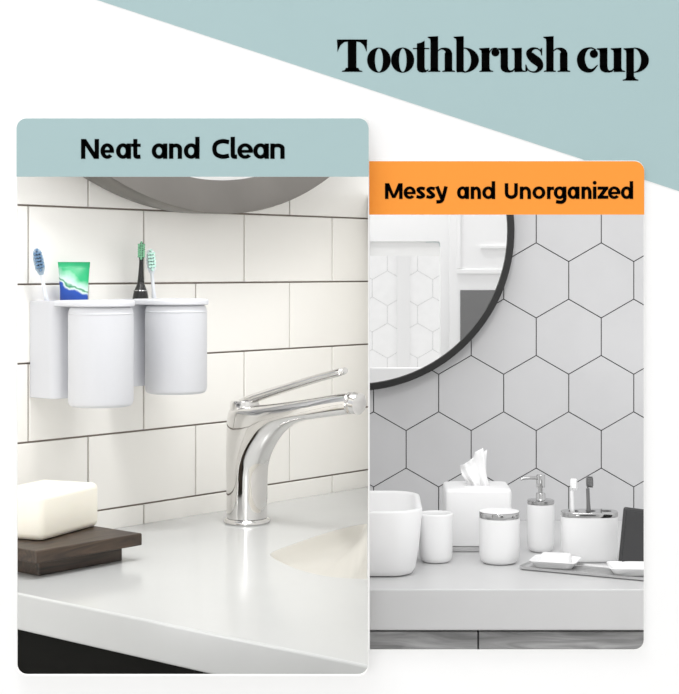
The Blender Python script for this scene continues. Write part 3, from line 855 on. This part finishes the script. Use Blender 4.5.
# soap dispenser
yd = 2.898
t = thing('soap_dispenser', 'white soap dispenser bottle with chrome pump beside the jar', 'dispenser', ((540.7-CX)/F*yd, yd, ZR+.0003))
bm = BM(); lathe(bm, [(.013, 0), (.0185, .0016), (.0222, .006), (.0240, .013), (.0247, .028), (.0250, .087), (.022, .0874), (.003, .0875)], 48); obj('bottle', bm, M['bwhite'], t, True, sharp=0.9)
bm = BM(); lathe(bm, [(.022, .0877), (.0246, .0879), (.0248, .0935), (.0240, .0942), (.010, .0948), (.0088, .0965), (.0086, .105), (.0075, .107), (.003, .107)], 48); obj('collar', bm, M['chrome2'], t, True, sharp=0.7)
bm = BM(); lathe(bm, [(.0045, .1071), (.0045, .117), (.0080, .1172), (.0082, .1385), (.0074, .1400), (.002, .1402)], 32); obj('pump', bm, M['chrome2'], t, True, sharp=0.7)
bm = BM(); sweep(bm, [(-.0078, -.001, .1345), (-.02, -.002, .1348), (-.034, -.004, .1335), (-.0372, -.0045, .1315)], [.0032, .003, .0026, .0022], 14); obj('spout', bm, M['chrome2'], t, True)

# toothbrush caddy
yh = 2.806
t = thing('toothbrush_caddy', 'white oval toothbrush caddy with chrome lid holding two brushes', 'holder', ((590.6-CX)/F*2.79, yh, ZR+.0003))
def ov(a, b, z, n=56): return [(math.copysign(abs(math.cos(q))**.62, math.cos(q))*a, math.copysign(abs(math.sin(q))**.72, math.sin(q))*b, z) for q in [2*PI*k/n for k in range(n)]]
bm = BM(); loft(bm, [ov(.043, .021, 0), ov(.0472, .0252, .0015), ov(.0492, .0268, .006), ov(.0500, .0274, .016), ov(.0503, .0276, .079), ov(.049, .0265, .0792), ov(.0475, .025, .079), ov(.0465, .024, .02), ov(.04, .018, .012)]); obj('body', bm, M['bwhite'], t, True, sharp=0.9)
bm = BM(); loft(bm, [ov(.0475, .0252, .0795), ov(.0500, .0274, .0797), ov(.0502, .0276, .0805), ov(.0502, .0276, .0870), ov(.0495, .027, .0878)], True, False)
# lid top with two brush holes
top = [bm.verts.new(p) for p in ov(.0495, .027, .0878)]; es = [bm.edges.new((top[i], top[(i+1) % len(top)])) for i in range(len(top))]
for hx in (-.028, .002, .030):
    hv = [bm.verts.new((hx + .0095*math.cos(2*PI*k/20), .0085*math.sin(2*PI*k/20), .0878)) for k in range(20)]
    es += [bm.edges.new((hv[i], hv[(i+1) % 20])) for i in range(20)]
bmesh.ops.triangle_fill(bm, use_beauty=True, edges=es); bmesh.ops.remove_doubles(bm, verts=bm.verts[:], dist=1e-6)
obj('lid', bm, M['chrome2'], t, True, sharp=0.7)
tc = t.location
def cbrush(label, hx, top_px, m, mb, side, w):
    y = yh; tp = U(top_px[0], top_px[1], y); b = Vector((tc.x + hx, y, ZR + .0145))
    o = toothbrush(label, b, tp, m, mb, side, long=.022, neckw=w, hk=.62)
cbrush('white toothbrush standing in the chrome lidded caddy', -.0275, (571.5, 478.5), M['bwhite'], M['tissue'], (1, -.6, 0), .0034)
cbrush('dark grey toothbrush standing in the chrome lidded caddy', .0015, (587.3, 476.0), M['greybrush'], M['greybrush'], (1, -.6, 0), .0032)

# tray, dishes, soap, phone
ta = math.atan2(-.459, .889)
t0 = Vector((.2545, 2.7205, ZR+.0003))
t = thing('vanity_tray', 'narrow grey metal tray lying at the counter front', 'tray', t0, ta)
def tr(i, z): return [(x, y, z) for x, y in rrect(i, .315-i, i, .078-i, max(.012-i, .002), 6)]
bm = BM(); loft(bm, [tr(.004, 0), tr(.001, .0015), tr(0, .0055), tr(.0012, .0058), tr(.003, .0028), tr(.006, .0022)]); obj('body', bm, M['steel'], t, True, sharp=0.8)
bm = BM()
for k in range(5): box(bm, .012, .303, .0135+k*.0115, .0175+k*.0115, .0023, .0038)
obj('ridges', bm, M['steel'], t)
R2 = Matrix.Rotation(ta, 4, 'Z')
def dish(name, lx, ly, a, b, h, label, cat, rot=0):
    p = t0 + R2 @ Vector((lx, ly, .0042))
    t = thing(name, label, cat, p, ta + rot)
    def L(i, z): return [(x, y, z) for x, y in rrect(-a+i, a-i, -b+i, b-i, .009, 5)]
    bm = BM(); loft(bm, [L(.012, 0), L(.0105, .0006), L(.0022, h*.8), L(0, h-.0012), L(.0004, h), L(.0022, h), L(.0034, h-.001), L(.013, .0028), L(.02, .0025)])
    obj('body', bm, M['bwhite'], t, True, sharp=0.9)
    bm = BM(); box(bm, -a*.3, a*.3, -b*.25, b*.25, .0026, .0032); obj('drain_pad', bm, M['bwhite'], t)
    return p
dp = dish('soap_dish', .056, .037, .041, .032, .0135, 'white soap dish with a soap bar on the grey metal tray', 'soap dish', .15)
bm = BM(); box(bm, -.026, .026, -.018, .018, 0, .0185, .005, 4)
tag(obj('soap_bar', bm, M['bwhite'], None, True, dp + Vector((0, 0, .0036)), ta + .2, sharp=1.2), 'white soap bar in the white dish on the metal tray', 'soap')
dp = dish('accessory_dish', .2035, .041, .052, .034, .0145, 'white dish at the right end of the metal tray holding the phone', 'dish', .42)
bm = BM(); box(bm, -.003, .088, -.0045, .0045, 0, .1015, .0042, 4)
sh = Matrix.Rotation(math.radians(-5), 4, 'Y'); bmesh.ops.transform(bm, verts=bm.verts[:], matrix=Matrix.Rotation(math.radians(-9), 4, 'X'))
t = thing('phone', 'dark grey phone leaning upright in the white dish at the right edge', 'phone', (0, 0, 0))
pp = U(619.5, 563, 2.70); pp.z = dp.z + .0050
t.location = pp; t.rotation_euler = (0, math.radians(8), math.radians(4))
obj('case', bm, M['phone'], t, True, sharp=0.9)
bm = BM(); box(bm, .002, .083, -.0058, -.0046, .006, .0955, .0004)
bmesh.ops.transform(bm, verts=bm.verts[:], matrix=Matrix.Rotation(math.radians(-9), 4, 'X')); obj('screen', bm, M['phone'], t)

# ------------------------------------------------------------------ camera, lights, world
cd = bpy.data.cameras.new('camera'); cam = bpy.data.objects.new('camera', cd); COL.objects.link(cam)
cam.location = (0, 0, ZE); cam.rotation_euler = (PI/2, 0, 0)
cd.sensor_fit = 'HORIZONTAL'; cd.sensor_width = 36; cd.lens = 36*F/679
cd.shift_x = (339.5-CX)/679; cd.shift_y = -(347-CY)/679
cd.clip_start = 0.01
SC.camera = cam

PW, PF, PC, PL = 1.03, 11, 11, 10.5     # light strengths
def area(name, loc, target, size, power, sy=None, col=(1, 1, 1)):
    l = bpy.data.lights.new(name, 'AREA'); l.shape = 'RECTANGLE'; l.size = size; l.size_y = sy or size; l.energy = power; l.color = col
    o = bpy.data.objects.new(name, l); COL.objects.link(o); o.location = loc
    d = Vector(target) - Vector(loc); o.rotation_euler = d.to_track_quat('-Z', 'Y').to_euler()
    return o
area('front_fill', (-0.85, -1.7, 1.36), (-0.05, 1.8, 1.15), 1.5, PF, 0.6)  # added fill behind the camera, reaching the left room through its window
area('overhead_fill', (-0.45, 0.6, 3.1), (0, 2.3, 1.0), 0.9, PC)  # no fixture here: overhead fill added for both rooms and the card shadows
area('left_wall_fill', (-0.04, 1.6, 2.4), (-0.12, 2.3, 1.0), 0.45, PL, 0.3)  # unseen source added to brighten the left tiles

area('counter_end_fill', (-0.74, 1.43, 0.92), (-0.15, 1.6, 0.86), 0.16, 0.8, 0.3)  # made-up side source lifting the dim end face of the left countertop
area('right_wall_fill', (0.42, 1.65, 2.4), (0.22, 3.2, 1.0), 0.5, 3.5, 0.3)  # extra fill added above the right room to brighten the hexagon wall

w = bpy.data.worlds.new('world'); SC.world = w; w.use_nodes = True
bg = w.node_tree.nodes['Background']; bg.inputs['Color'].default_value = (1, 1, 1, 1); bg.inputs['Strength'].default_value = PW
SC.view_settings.view_transform = 'Standard'; SC.view_settings.look = 'None'
SC.view_settings.exposure = 0; SC.view_settings.gamma = 1; SC.view_settings.use_curve_mapping = False
SC.cycles.max_bounces = 12; SC.cycles.diffuse_bounces = 6; SC.cycles.glossy_bounces = 6
SC.cycles.use_denoising = True
